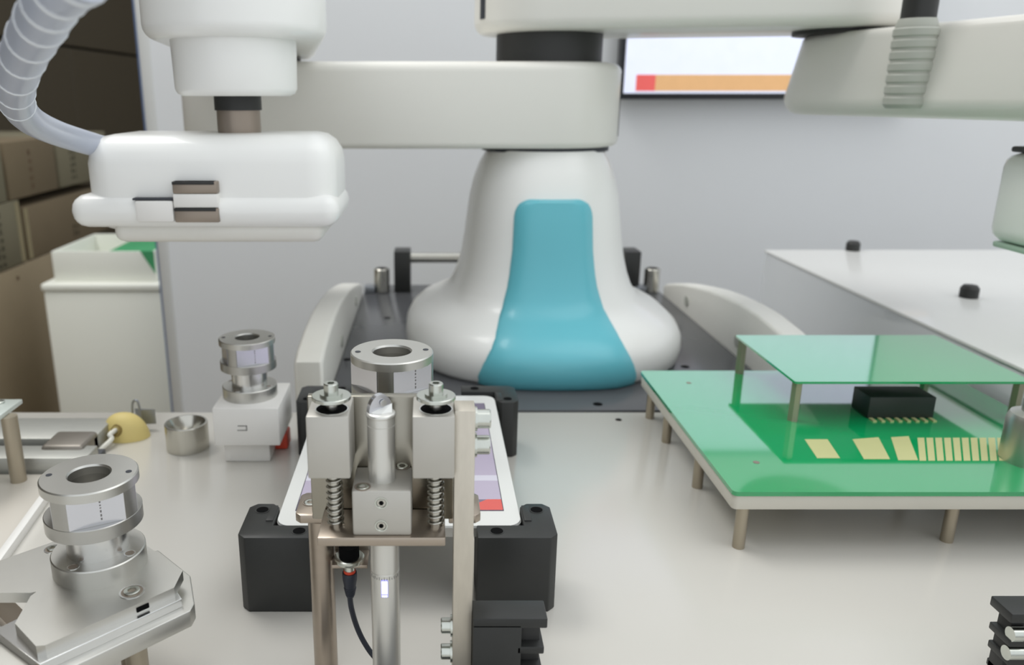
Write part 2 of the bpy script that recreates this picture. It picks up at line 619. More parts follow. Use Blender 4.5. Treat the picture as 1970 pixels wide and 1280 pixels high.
# grey ribbed duct on the right forearm
dx = aty(1752, 130, 0.90)
bm = B()
prof = [(0.017, 0.322)]
z = 0.326
while z < 0.40:
    prof += [(0.0205, z), (0.0205, z + 0.006), (0.0192, z + 0.0075), (0.0192, z + 0.0095)]
    z += 0.011
prof += [(0.017, 0.408)]
lathe(bm, prof, 24, Matrix.Translation((0.487, 0.859, 0)))
part('cable_duct', bm, 'duct_grey', rob, label='grey ribbed cable duct')
bm = B(); cyl(bm, (0.487, 0.859, 0.408), 0.016, 0.04, 'Z', 24)
part('duct_plug', bm, 'joint_black', rob)
# right gripper
bm = B(); cyl(bm, (0.615, 0.755, 0.27), 0.02, 0.06, 'Z', 28)
part('right_shaft', bm, 'steel_pin', rob)
bm = B(); box(bm, 0.560, 0.68, 0.70, 0.81, 0.195, 0.282, 0.014, 3)
rg = part('right_gripper', bm, 'robot_gloss', rob, 40)
bm = B(); box(bm, 0.566, 0.674, 0.706, 0.804, 0.282, 0.2875, 0.002)
part('gripper_flange', bm, 'joint_black', rob)
bm = B(); box(bm, 0.566, 0.674, 0.706, 0.804, 0.189, 0.195, 0.002)
part('gripper_pad', bm, 'pad_green', rob, label='pale green foot plate of the gripper')
# left forearm, coming towards the camera
ZX = (-0.169, 0.755)
bm = B(); cyl(bm, (EL[0], EL[1], 0.374), 0.06, 0.006, 'Z', 40)
part('elbow_ring', bm, 'joint_black', rob)
bm = B(); capsule_slab(bm, EL, ZX, 0.079, 0.380, 0.50, 0.012, 0.012)
part('left_forearm', bm, 'robot_gloss', rob, 40)
bm = B(); lathe(bm, [(0.046, 0.334), (0.0505, 0.336), (0.0525, 0.340), (0.0535, 0.382), (0.0535, 0.392)], 48, Matrix.Translation((ZX[0], ZX[1] - 0.012, 0)))
part('lift_axis_cover', bm, 'robot_gloss', rob, 40)
bm = B(); cyl(bm, (ZX[0], ZX[1] - 0.012, 0.322), 0.0205, 0.013, 'Z', 32)
part('shaft_ring', bm, 'joint_black', rob)
bm = B(); cyl(bm, (ZX[0], ZX[1] - 0.012, 0.295), 0.019, 0.03, 'Z', 32)
part('lift_shaft', bm, 'gripper_metal', rob, label='brown-grey metal shaft')
# left gripper housing
GX0, GX1 = -0.292, -0.079
GY = 0.685
bm = B(); box(bm, GX0, GX1, GY, GY + 0.11, 0.220, 0.303, 0.024, 4)
gp = part('left_gripper', bm, 'robot_gloss', rob, 50)
bm = B(); box(bm, GX0 - 0.012, GX1 + 0.003, GY - 0.006, GY + 0.10, 0.226, 0.254, 0.013, 4)
part('gripper_flange', bm, 'robot_gloss', gp, 50)
bm = B(); box(bm, GX0 + 0.02, GX1 - 0.012, GY + 0.004, GY + 0.10, 0.212, 0.232, 0.009, 3)
part('gripper_foot', bm, 'robot_white', gp, 50)
for za, zb in ((0.256, 0.266), (0.232, 0.244)):
    bm = B(); box(bm, -0.213, -0.176, GY - 0.0085, GY + 0.02, za, zb, 0.001)
    part('jaw_slot', bm, 'gripper_metal', gp)
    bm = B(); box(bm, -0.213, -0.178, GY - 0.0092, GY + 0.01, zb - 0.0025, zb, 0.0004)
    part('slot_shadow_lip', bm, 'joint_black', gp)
bm = B(); box(bm, -0.213, -0.176, GY - 0.009, GY + 0.01, 0.2445, 0.2558, 0.001)
part('jaw_plate', bm, 'plastic_white', gp)
bm = B(); box(bm, -0.246, -0.2135, GY - 0.0085, GY + 0.01, 0.232, 0.2505, 0.0025)
part('jaw_cover', bm, 'plastic_white', gp)
bm = B(); box(bm, -0.2475, -0.2135, GY - 0.0075, GY + 0.01, 0.2505, 0.2522, 0.0004)
part('cover_seam', bm, 'seam_dark', gp)

# ================================================================== AIR HOSE
hp = [(168, -60, 0.275), (110, -14, 0.300), (80, 40, 0.33), (48, 100, 0.375), (30, 160, 0.43), (36, 205, 0.50), (66, 236, 0.58), (120, 260, 0.655), (200, 284, 0.72)]
path = spline([aty(*q) for q in hp], 14)
hose = thing('air_hose', 'translucent bluish corrugated hose curving into the large white gripper', 'hose', path[-1])
bm = B(); tube(bm, path, 0.0098, 20)
part('hose_tube', bm, 'hose_skin', hose, 60)
for k in range(4, len(path) - 40, 8):
    bm = B()
    p0, p1 = path[k], path[k + 1]
    d = (p1 - p0).normalized()
    tube(bm, [p0 - d * 0.0016, p0 - d * 0.0008, p0 + d * 0.0008, p0 + d * 0.0016], [0.0098, 0.0102, 0.0102, 0.0098], 20)
    part('hose_rib', bm, 'hose_rib', hose, 60)

# ================================================================== TABLET AND ITS FOUR CORNER BLOCKS
ZT = 0.0564
tb = thing('tablet', 'white tablet with lilac screen lying flat between black corner blocks', 'tablet', (-0.0205, 0.612, 0.047))
TX0, TX1, TY0, TY1 = -0.1045, 0.0635, 0.4865, 0.7345


def rrect(x0, x1, y0, y1, r, n=6):
    out = []
    for cx_, cy_, a0 in ((x1 - r, y1 - r, 0), (x0 + r, y1 - r, 90), (x0 + r, y0 + r, 180), (x1 - r, y0 + r, 270)):
        for k in range(n + 1):
            a = R(a0 + 90 * k / n)
            out.append((cx_ + r * math.cos(a), cy_ + r * math.sin(a)))
    return out


bm = B(); prism(bm, rrect(TX0, TX1, TY0, TY1, 0.011), 0.047, 0.0535, 0.0)
part('back_shell', bm, 'tablet_metal', tb)
bm = B(); prism(bm, rrect(TX0 + 0.0006, TX1 - 0.0006, TY0 + 0.0006, TY1 - 0.0006, 0.0106), 0.0535, 0.0550, 0.0)
part('bezel', bm, 'tablet_white', tb)
SX0, SX1, SY0, SY1 = TX0 + 0.0115, TX1 - 0.0115, TY0 + 0.0215, TY1 - 0.0215
bm = B(); box(bm, SX0 - 0.0006, SX1 + 0.0006, SY0 - 0.0006, SY1 + 0.0006, 0.0550, 0.0552)
part('screen_border', bm, 'screen_edge', tb)
bm = B(); box(bm, SX0, SX1, SY0, SY1, 0.0552, 0.0554)
scr = part('screen', bm, 'screen_lilac', tb, label='lilac display with purple bars and a red corner')


def scrq(name, poly, m):
    b = B(); prism(b, poly, 0.0554, 0.0555)
    return part(name, b, m, scr)


def rect(x0, x1, y0, y1):
    return [(x0, y0), (x1, y0), (x1, y1), (x0, y1)]


scrq('display_bar', rect(SX0, SX1, SY0, SY0 + 0.0155), 'screen_purple')
scrq('display_triangle', [(SX1 - 0.030, SY0), (SX1, SY0), (SX1, SY0 + 0.0155), (SX1 - 0.010, SY0 + 0.0155)], 'screen_red').location.z += 0.0001
scrq('display_header', rect(SX1 - 0.022, SX1, SY1 - 0.028, SY1), 'screen_purple')
scrq('display_picture', rect(SX0 + 0.05, SX1 - 0.027, SY1 - 0.028, SY1), 'screen_pale')
scrq('display_stripe', rect(SX0, SX1, SY0 + 0.045, SY0 + 0.054), 'screen_pale')
bm = B(); cyl(bm, ((TX0 + TX1) / 2, TY0 + 0.0107, 0.0550), 0.006, 0.0003, 'Z', 28)
part('home_button', bm, 'tablet_metal', tb)


def corner_block(name_label, sx, sy, xo, yo):
    """L-shaped block; (xo, yo) is its outer corner, sx/sy point inwards"""
    t = thing('corner_block', name_label, 'fixture block', (xo + sx * 0.024, yo + sy * 0.023, 0), 'black corner blocks holding the tablet')
    L, Wd, D = 0.053, 0.0465, 0.0

    def P(u, v):
        return (xo + sx * u, yo + sy * v)
    c = 0.005
    a = 0.0235 if True else 0
    # raised L walls round the tablet's corner, standing on the bench
    u1, v1 = 0.0212, 0.0165
    wall = [P(c, 0), P(L, 0), P(L, v1), P(u1 + 0.0, v1), P(u1, v1 + 0.006), P(u1 - 0.0, Wd - c), P(u1 - c, Wd), P(c, Wd), P(0, Wd - c), P(0, c)]
    if sx * sy < 0:
        wall = wall[::-1]
    b = B(); prism(b, wall, 0.0, ZT, 0.0008)
    part('corner_wall', b, 'black_anodised', t)
    # lower shelf the tablet rests on
    shelf = [P(u1 - 0.003, v1 - 0.003), P(L - 0.0004, v1 - 0.003), P(L - 0.0004, Wd - 0.001), P(u1 - 0.003, Wd - 0.001)]
    if sx * sy < 0:
        shelf = shelf[::-1]
    b = B(); prism(b, shelf, 0.0, 0.0468, 0.0)
    part('shelf', b, 'black_anodised', t)
    # sloped lead-in lip beside the tablet
    q = B(); box(q, min(P(u1 - 0.006, 0)[0], P(u1 - 0.001, 0)[0]), max(P(u1 - 0.006, 0)[0], P(u1 - 0.001, 0)[0]),
                 min(P(0, v1 + 0.005)[1], P(0, Wd - 0.004)[1]), max(P(0, v1 + 0.005)[1], P(0, Wd - 0.004)[1]), ZT - 0.0005, ZT + 0.0008, 0.0004)
    part('lead_in_lip', q, 'black_anodised', t)
    for u, v in ((0.010, 0.037), (0.040, 0.0085)):
        x, y = P(u, v)
        disc(t, (x, y, ZT - 0.00005), 0.0042)
        b = B(); annulus_at(b, x, y, 0.0050, 0.0042, ZT - 0.0003, ZT + 0.0002)
        part('hole_rim', b, 'black_anodised', t)
    return t


def annulus_at(b, x, y, ro, ri, z0, z1, n=20):
    rings = [circ(ro, z0, n, 0, x, y), circ(ro, z1, n, 0, x, y), circ(ri, z1, n, 0, x, y), circ(ri, z0, n, 0, x, y)]
    loft(b, rings, False, False)


corner_block('black L-shaped corner block at the tablet\'s near left, beside the round steel post', 1, 1, -0.1262, 0.4693)
corner_block('black L-shaped corner block at the tablet\'s near right, behind the finned clamp', -1, 1, 0.0852, 0.4693)
corner_block('black L-shaped corner block at the tablet\'s far left, next to the white plastic block', 1, -1, -0.1262, 0.7590)
corner_block('black L-shaped corner block at the tablet\'s far right, below the teal panel', -1, -1, 0.0852, 0.7590)

# ================================================================== COUPLING HUB (the same on three tools)
def hub(parent, cx_, cy_, ztop, ph, Rr=0.026, screws=True):
    n = 64
    M = Matrix.Translation((cx_, cy_, ztop))

    def cl(r):
        return [(r * math.cos(2 * math.pi * i / n), r * math.sin(2 * math.pi * i / n)) for i in range(n)]

    def clipped(r, half):
        out = []
        for i in range(n):
            a = 2 * math.pi * i / n
            d = ((a - ph + math.pi / 4) % (math.pi / 2)) - math.pi / 4
            rr = min(r, half / math.cos(d))
            out.append((rr * math.cos(a), rr * math.sin(a)))
        return out
    bore = cl(0.0112)

    def seg(name, outer, z0, z1, cham=0.0, m='aluminium', label=None):
        b = B(); annulus(b, outer, bore, z0, z1, cham)
        bmesh.ops.transform(b, matrix=M, verts=b.verts[:])
        return part(name, b, m, parent, 30, label)
    s = Rr / 0.026
    hr = seg('hub_rim', cl(Rr), -0.0055 * s, 0.0, 0.0007, 'aluminium_face')
    seg('hub_body', clipped(Rr, Rr * 0.83), -0.0215 * s, -0.0055 * s, 0.0, 'aluminium_dim_reflection', 'hub body with four milled flats')
    seg('hub_collar', cl(Rr), -0.0295 * s, -0.0215 * s, 0.0004, 'aluminium_dim_reflection')
    seg('hub_neck', cl(Rr * 0.64), -0.0465 * s, -0.0295 * s)
    fl_ = seg('hub_flange', cl(Rr * 0.98), -0.058 * s, -0.0465 * s, 0.0006, 'aluminium_face')
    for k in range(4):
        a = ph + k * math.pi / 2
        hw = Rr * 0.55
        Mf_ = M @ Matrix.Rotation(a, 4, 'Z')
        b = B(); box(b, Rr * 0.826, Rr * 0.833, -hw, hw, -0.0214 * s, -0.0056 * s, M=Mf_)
        part('milled_flat_reflection', b, 'aluminium_flat', parent)  # thin bright sheet painting the reflection onto each flat
        if k == 0:
            b = B()
            zz = -0.0075
            while zz > -0.019:
                dl = random.uniform(0.0006, 0.0016)
                box(b, Rr * 0.831, Rr * 0.836, hw * 0.12, hw * 0.18, (zz - dl) * s, zz * s, M=Mf_)
                zz -= dl + random.uniform(0.0006, 0.0012)
            part('etched_marks', b, 'mark_grey', parent, 0)
    b = B(); cyl(b, (cx_, cy_, ztop - 0.021 * s), 0.0113, 0.002, 'Z', 32)
    part('bore_floor', b, 'aluminium_matte', parent)
    for k in range(2):
        a = ph + math.pi / 4 + R(90) * 0 + math.pi * k + R(0)
        disc(hr, (cx_ + Rr * 0.82 * math.cos(k * math.pi + R(6)), cy_ + Rr * 0.82 * math.sin(k * math.pi + R(6)), ztop - 0.0001), 0.0017, 'pin_hole', 'seam_dark')
    if screws:
        for k in range(4):
            a = ph + math.pi / 4 + k * math.pi / 2
            disc(fl_, (cx_ + Rr * 0.8 * math.cos(a), cy_ + Rr * 0.8 * math.sin(a), ztop - 0.0465 * s - 0.0001), 0.0026, 'screw_hole', 'gripper_metal')
            b = B(); annulus_at(b, cx_ + Rr * 0.8 * math.cos(a), cy_ + Rr * 0.8 * math.sin(a), 0.0032, 0.0025, ztop - 0.0465 * s - 0.0004, ztop - 0.0465 * s + 0.0003)
            part('hole_rim', b, 'aluminium', fl_)


# ================================================================== STYLUS TOOL on its stand
S = 0.94
YF, YB0, YB1, YC = 0.39 * S, 0.42 * S, 0.4257 * S, 0.4006 * S


def X(px, py, Y):
    return aty(px, py, Y).x


def Z(py, Y):
    return aty(CX, py, Y).z


ztop, zbb = Z(802, YF), Z(922, YF)            # guide blocks
zp1, zp0 = Z(1035, 0.388 * S), Z(1052, 0.388 * S)   # carrier plate
zct = Z(945, YF)
tool = thing('stylus_tool', 'spring-loaded aluminium stylus tool with lit silver tube standing before the tablet', 'tool', (X(735, 1280, YC), YC, 0.0))
bx0, bx1 = X(594, 850, YB0), X(873, 850, YB0)
bm = B()
prism(bm, [(bx0, YB0), (bx1, YB0), (bx1, YB1), (bx0, YB1)], Z(1000, YB0), ztop, 0.0009)
part('back_plate', bm, 'steel_mirror', tool)
for pa, pb in ((587.5, 671), (793, 875.5)):
    x0, x1 = X(pa, 810, YF), X(pb, 810, YF)
    xc = (x0 + x1) / 2 + 0.0012
    # guide block
    bm = B(); box(bm, x0, x1, YF, YB0, zbb, ztop, 0.0009)
    gb = part('guide_block', bm, 'aluminium_matte', tool)
    disc(gb, (xc, YC, ztop - 0.0001), 0.0079, 'guide_bore', 'hole_dark', 32)
    bm = B(); annulus_at(bm, xc, YC, 0.0084, 0.0078, ztop - 0.0004, ztop + 0.0003, 32)
    part('bore_rim', bm, 'aluminium', gb)
    # guide rod with stop disc and screw on top
    bm = B(); cyl(bm, (xc, YC, zp1), 0.0031, ztop + 0.006 - zp1, 'Z', 24)
    part('guide_rod', bm, 'steel_pin', tool)
    bm = B(); cyl(bm, (xc, YC, ztop + 0.0055), 0.0098, 0.0021, 'Z', 40, 0.0003)
    part('stop_disc', bm, 'zinc', tool)
    bm = B(); cyl(bm, (xc, YC, ztop + 0.0076), 0.0057, 0.0011, 'Z', 32)
    part('washer', bm, 'zinc', tool)
    screw(tool, (xc, YC, ztop + 0.0087), 'Z', 0.0036, 0.0052)
    # coil spring
    turns, steps = 9, 20
    pts = []
    for k in range(turns * steps + 1):
        a = 2 * math.pi * k / steps
        pts.append((xc + 0.0039 * math.cos(a), YC + 0.0039 * math.sin(a), zp1 + 0.0007 + (zbb - zp1 - 0.0014) * k / (turns * steps)))
    bm = B(); tube(bm, pts, 0.00062, 8)
    part('coil_spring', bm, 'spring_steel', tool, 60)
# carrier plate
cx0, cx1 = X(610, 1040, 0.388 * S), X(857, 1040, 0.388 * S)
bm = B(); box(bm, cx0, cx1, 0.388 * S, YB0 - 0.0002, zp0, zp1, 0.0007)
part('carrier_plate', bm, 'steel_brown', tool)
# centre clamp block
mx0, mx1 = X(677.5, 990, YF), X(791.5, 990, YF)
bm = B(); box(bm, mx0, mx1, YF, YB0 - 0.0003, zp1, zct, 0.0012)
cb = part('clamp_block', bm, 'aluminium_matte', tool)
for py in (968, 1012):
    p = aty(733.5, py, YF)
    bm = B()
    Mx = Matrix.Translation((p.x, YF, p.z)) @ Matrix.Rotation(R(90), 4, 'X')
    loft(bm, [circ(0.0033, -0.0004, 24), circ(0.0033, 0.0004, 24), circ(0.0026, 0.0004, 24), circ(0.0022, -0.0002, 24)], True, False, True, Mx)
    sr = part('set_screw', bm, 'zinc', cb)
    bm = B(); loft(bm, [circ(0.00215, 0.0001, 24), circ(0.00215, 0.0002, 24)], True, True, True, Mx)
    part('screw_face', bm, 'steel_pin', cb)
    bm = B(); loft(bm, [circ(0.0013, 0.0001, 6), circ(0.0013, 0.0004, 6)], True, True, True, Mx)
    part('hex_socket', bm, 'hole_dark', cb)
for px, py in ((697.5, 937), (774, 898)):
    p = atz(px, py, zct)
    bm = B(); annulus_at(bm, p.x, p.y, 0.0042, 0.0034, zct - 0.0005, zct + 0.0003, 24)
    part('counterbore_rim', bm, 'gripper_metal', cb)
    screw(cb, (p.x, p.y, zct - 0.002), 'Z', 0.0032, 0.0024)
# silver tube with slotted cap
tx, ty = X(734, 870, 0.405 * S), 0.405 * S
zcap = Z(800, ty)
bm = B(); lathe(bm, [(0.0071, zct), (0.0071, zcap - 0.0045), (0.0069, zcap - 0.0044), (0.0069, zcap - 0.004), (0.0071, zcap - 0.0039), (0.0071, zcap), (0.0069, zcap + 0.0002)], 40, Matrix.Translation((tx, ty, 0)))
part('tube', bm, 'tube_silver', tool, 40)
bm = B(); lathe(bm, [(0.0074, zcap), (0.0077, zcap + 0.0008), (0.0077, zcap + 0.0014), (0.0070, zcap + 0.0022), (0.001, zcap + 0.0026)], 40, Matrix.Translation((tx, ty, 0)))
cp = part('tube_cap', bm, 'tube_silver', tool, 50)
bm = B()
Mf = Matrix.Translation((tx, ty, zcap + 0.0015)) @ Matrix.Rotation(R(28), 4, 'Z')
finp = [(0.0065 * math.cos(R(a)), 0.0098 * math.sin(R(a)) ** 0.9) for a in range(0, 181, 12)]
loft(bm, [[(x, -0.0002, z) for x, z in finp], [(x, 0.0030, z) for x, z in finp]], True, True, True, Mf)
part('cap_fin', bm, 'aluminium_flat', cp, 25)
bm = B()
loft(bm, [[(-0.0055, -0.0002, 0.0), (-0.0035, -0.0045, 0.0), (-0.0055, -0.0002, 0.0012)], [(0.0062, -0.0002, 0.0), (0.0042, -0.0045, 0.0), (0.0062, -0.0002, 0.0042)]], True, True, True, Mf)
part('cap_wedge', bm, 'tablet_white', cp, 20)
bm = B(); loft(bm, [circ(0.0017, 0.0, 20), circ(0.0017, 0.0006, 20)], True, True, True, Mf @ Matrix.Translation((0.001, -0.0007, 0.0055)) @ Matrix.Rotation(R(90), 4, 'X'))
part('fin_eyelet', bm, 'aluminium', cp)
# lower tube with marker ring and lamp
zring = Z(1110, ty - 0.008)
bm = B(); lathe(bm, [(0.0045, 0.0002), (0.0078, 0.012), (0.0079, zring), (0.0077, zring + 0.0002), (0.0077, zring + 0.0008), (0.0079, zring + 0.001), (0.0079, zp0)], 40, Matrix.Translation((tx + 0.0008, ty, 0)))
lt = part('lower_tube', bm, 'tube_silver', tool, 40)
for k in range(13):
    a = R(-150 + 10 * k)
    h = 0.0011 if k % 2 else 0.0018
    bm = B()
    Mk = Matrix.Translation((tx + 0.0008 + 0.00795 * math.cos(a), ty + 0.00795 * math.sin(a), zring - 0.0025)) @ Matrix.Rotation(a, 4, 'Z')
    box(bm, -0.0001, 0.0001, -0.00014, 0.00014, 0, h, M=Mk)
    part('scale_mark', bm, 'mark_grey', lt)


def curved_patch(a0, a1, z0, z1, r):
    b = B()
    loft(b, [[(tx + 0.0008 + r * math.cos(R(a0 + (a1 - a0) * k / 8)), ty + r * math.sin(R(a0 + (a1 - a0) * k / 8)), z) for k in range(9)] for z in (z0, z1)], False, False, False)
    return b


part('lamp_window', curved_patch(-103, -77, Z(1150, ty - 0.008), Z(1117, ty - 0.008), 0.00800), 'led_blue', lt)
part('lamp_glow', curved_patch(-100, -80, Z(1143, ty - 0.008), Z(1120, ty - 0.008), 0.00808), 'led_white', lt)
part('lamp_line', curved_patch(-99, -81, Z(1149, ty - 0.008), Z(1146.5, ty - 0.008), 0.00808), 'led_white', lt)
# coupling hub behind the back plate
hx, hy = X(754, 675, 0.452), 0.452
hz = 0.334 - 0.3176 * 0.452
hub(tool, hx, hy, hz, R(-52), 0.0243, False)
bm = B(); box(bm, hx - 0.022, hx + 0.022, YB1 - 0.0002, hy + 0.022, hz - 0.062, hz - 0.0542, 0.0008)
part('hub_bracket', bm, 'steel_brown', tool)

# ------------------------------------------------------------------ the stand
ZL1, ZL0 = Z(992, 0.43 * S), Z(1008, 0.43 * S)
sx0, sx1 = X(567, 1000, 0.43 * S), X(925, 1000, 0.43 * S)
stand = thing('tool_stand', 'steel tool stand with round brown post, flat bar and black finned clamp', 'stand', ((sx0 + sx1) / 2, 0.40, 0))
bm = B()
fy0, fy1 = 0.43 * S, 0.459 * S
lx = X(612, 1000, fy0); rx = X(884, 1000, fy0)
prism(bm, [(sx0 + 0.003, fy0), (lx + 0.006, fy0), (lx + 0.006, fy1 - 0.008), (rx - 0.006, fy1 - 0.008), (rx - 0.006, fy0), (sx1 - 0.003, fy0), (sx1, fy0 + 0.003), (sx1, fy1 - 0.003),
           (sx1 - 0.003, fy1), (sx0 + 0.003, fy1), (sx0, fy1 - 0.003), (sx0, fy0 + 0.003)], ZL0, ZL1, 0.0006)
fork = part('fork_plate', bm, 'steel_brown', stand)
p = atz(597, 967, ZL1)
bm = B(); annulus_at(bm, p.x, p.y, 0.0046, 0.0038, ZL1 - 0.001, ZL1 + 0.0003, 28)
part('counterbore_rim', bm, 'gripper_metal', fork)
screw(fork, (p.x, p.y, ZL1 - 0.0020), 'Z', 0.0036, 0.0024)
pxa, pxb = X(589, 1020, fy0), X(637, 1020, fy0)
pc = ((pxa + pxb) / 2, fy0 + 0.0075)
pz = B(); cyl(pz, (pc[0], pc[1], 0.0), (pxb - pxa) / 2, ZL0, 'Z', 36, 0.0004)
part('round_post', pz, 'steel_brown', stand)
# flat bar on the right
by0 = 0.395 * S
ba, bb = X(873, 1000, by0), X(911.5, 1000, by0)
bzt = Z(791, by0)
bm = B(); box(bm, ba, bb, by0, by0 + 0.0145, 0.0, bzt, 0.0004)
part('flat_bar', bm, 'steel_brushed', stand)
bm = B(); box(bm, bb - 0.004, bb + 0.0015, by0 + 0.016, by0 + 0.030, 0.0, ZL0, 0.0005)
part('rear_bar', bm, 'steel_brushed', stand)
for py, dx in ((806, 0), (856, 0)):
    p = aty(912, py, by0 + 0.007)
    bm = B(); cyl(bm, (bb, by0 + 0.007, p.z), 0.0062, 0.0012, 'X', 28)
    part('washer', bm, 'zinc', stand)
    screw(stand, (bb + 0.0012, by0 + 0.007, p.z), 'X', 0.0049, 0.0068)
for py in (1204, 1254):
    p = aty(872, py, by0 + 0.006)
    bm = B(); cyl(bm, (ba, by0 + 0.006, p.z), 0.0058, 0.0011, '-X', 28)
    part('washer', bm, 'zinc', stand)
    screw(stand, (ba - 0.0011, by0 + 0.006, p.z), '-X', 0.0042, 0.0052)
# base plate below the frame of the photo
bm = B(); box(bm, sx0 - 0.005, 0.055, 0.335, 0.372, 0.0, 0.004, 0.0006)
part('base_plate', bm, 'black_anodised', stand)


def finned_clamp(parent, x0, x1, yf, yb, zt, sgn):
    """black clamp: x0 is the side fixed to the bar, lips point to x1"""
    def bx_(a, b_, z0, z1, y0=yf, y1=yb, bev=0.0007):
        b = B(); box(b, min(a, b_), max(a, b_), y0, y1, z0, z1, bev)
        return b
    L = x1 - x0
    body = part('clamp_body', bx_(x0, x0 + L * 0.66, 0.0, zt - 0.004, yf, yb - 0.001), 'black_anodised', parent, label='black finned clamp')
    part('clamp_core', bx_(x0 + L * 0.6, x0 + L * 0.93, 0.0, zt - 0.01, yf + 0.006, yb - 0.001), 'joint_black', parent)
    part('clamp_lip', bx_(x0, x1, zt - 0.006, zt), 'black_anodised', parent)
    z = zt - 0.0175
    k = 0.97
    while z > 0.002:
        part('clamp_fin', bx_(x0 + L * 0.6, x0 + L * k, z - 0.0045, z), 'black_anodised', parent)
        z -= 0.0125
        k -= 0.02
    return body


czt = Z(1191, 0.388 * S)
finned_clamp(stand, bb + 0.0002, X(1054, 1191, 0.388 * S), 0.388 * S, 0.388 * S + 0.0165, czt, 1)

# sensor socket and cable beneath the carrier plate
cab = thing('sensor_cable', 'dark cable with red-ringed plug hanging behind the silver tube', 'cable', (X(672, 1095, 0.405), 0.405, 0.0))
Yc = 0.405
sm = X(672, 1085, Yc)
bm = B(); box(bm, X(640, 1087, Yc), X(708, 1087, Yc), Yc - 0.004, Yc + 0.014, Z(1087, Yc), Z(1085, Yc) + 0.0016, 0.0003)
part('socket_bracket', bm, 'steel_brown', tool)
bm = B(); box(bm, X(640, 1087, Yc), X(708, 1087, Yc), Yc + 0.012, Yc + 0.014, Z(1085, Yc), zp0 + 0.012, 0.0003)
part('bracket_back', bm, 'aluminium_face', tool)
zs_ = Z(1085, Yc) + 0.0016
bm = B(); lathe(bm, [(0.0082, zs_), (0.0085, zs_ + 0.0006), (0.0085, zs_ + 0.0026), (0.0078, zs_ + 0.003), (0.0052, zs_ + 0.003), (0.0052, zs_ + 0.008)], 6 * 5, Matrix.Translation((sm, Yc + 0.001, 0)))
sk = part('socket_nut', bm, 'zinc', tool)
bm = B(); cyl(bm, (sm, Yc + 0.001, zs_ + 0.0025), 0.0058, 0.0075, 'Z', 24)
part('socket_core', bm, 'hole_dark', sk)
bm = B(); cyl(bm, (sm, Yc, Z(1102, Yc)), 0.0032, Z(1086, Yc) - Z(1102, Yc), 'Z', 24)
part('plug_sleeve', bm, 'zinc', cab)
bm = B(); cyl(bm, (sm, Yc, Z(1103, Yc)), 0.0034, Z(1096, Yc) - Z(1103, Yc), 'Z', 24)
part('plug_ring', bm, 'ring_red', cab, label='red ring')
z1103, z1148 = Z(1101, Yc), Z(1148, Yc)
prof = [(0.0022, z1148)]
for k in range(5):
    zz = z1148 + 0.001 + k * 0.0011
    r_ = 0.0024 + 0.00022 * k
    prof += [(r_, zz), (r_ + 0.0003, zz + 0.0002), (r_ + 0.0003, zz + 0.0008), (r_, zz + 0.001)]
prof += [(0.0041, z1103 - 0.0045), (0.0043, z1103 - 0.001), (0.0041, z1103)]
bm = B(); lathe(bm, prof, 24, Matrix.Translation((sm, Yc, 0)))
part('strain_relief', bm, 'cable_navy', cab, 40)
cpth = spline([aty(673, 1145, Yc), aty(676, 1170, Yc + 0.001), aty(686, 1205, Yc + 0.002), aty(701, 1237, Yc + 0.001), aty(722, 1266, Yc - 0.002), aty(750, 1285, Yc - 0.012), (-0.0, 0.345, 0.003), (0.04, 0.30, 0.003), (0.09, 0.2, 0.003)], 10)
bm = B(); tube(bm, cpth, 0.0016, 12)
part('cable', bm, 'cable_navy', cab, 60)

# ================================================================== COUPLING TOOL ON PLATES (near left)
ltool = thing('coupling_plate_tool', 'silver coupling hub on chamfered aluminium plates at the near left', 'tool', (-0.19, 0.407, 0.0))
ZP = 0.076
up_pts = [(351.5, 1098), (335, 1131), (87, 1242), (69, 1243.5), (28.5, 1200), (59, 1147), (70, 1139), (81, 1136.5), (58, 1141), (0, 1141), (-60, 1142), (-60, 1100), (0, 1079), (110, 1040), (200, 1008), (262, 1036)]
poly = [(atz(x, y, ZP).x, atz(x, y, ZP).y) for x, y in up_pts]
poly = [q for i, q in enumerate(poly) if i not in (7,)]
bm = B(); prism(bm, poly[::-1], ZP - 0.0062, ZP, 0.0)
bmesh.ops.recalc_face_normals(bm, faces=bm.faces[:])
part('upper_plate', bm, 'aluminium_face', ltool, 20)
# lower plate: parallel to the long edge, a little larger
ZQ = ZP - 0.0075
e0, e1 = Vector(poly[1]), Vector(poly[2])
d = (e1 - e0).normalized()
nrm = Vector((d.y, -d.x))
if nrm.y > 0:
    nrm = -nrm


def LP(a, b_):
    q = e0 + d * a + nrm * b_
    return (q.x, q.y)


Ld = (e1 - e0).length
lowp = [LP(-0.008, 0.006), LP(-0.003, 0.0105), LP(Ld + 0.012, 0.0105), LP(Ld + 0.02, 0.004), LP(Ld + 0.02, -0.045), LP(-0.02, -0.06), LP(-0.02, -0.02)]
bm = B(); prism(bm, lowp, ZQ - 0.0135, ZQ - 0.0035, 0.0007)
part('lower_plate', bm, 'aluminium_face', ltool, 20)
bm = B(); prism(bm, [LP(-0.002, 0.004), LP(Ld + 0.005, 0.004), LP(Ld + 0.012, -0.04), LP(-0.012, -0.05)], ZQ - 0.0036, ZQ + 0.0014, 0.0004)
part('spacer_plate', bm, 'aluminium', ltool, 20)
q = e0 + d * (Ld * 0.27)
Ms = Matrix.Translation((q.x, q.y, ZP - 0.0035)) @ Matrix.Rotation(math.atan2(d.y, d.x), 4, 'Z')
bm = B(); box(bm, -0.0035, 0.0035, -0.0006, 0.0006, -0.0014, 0.0014, 0.0003, M=Ms)
part('edge_slot', bm, 'hole_dark', ltool)
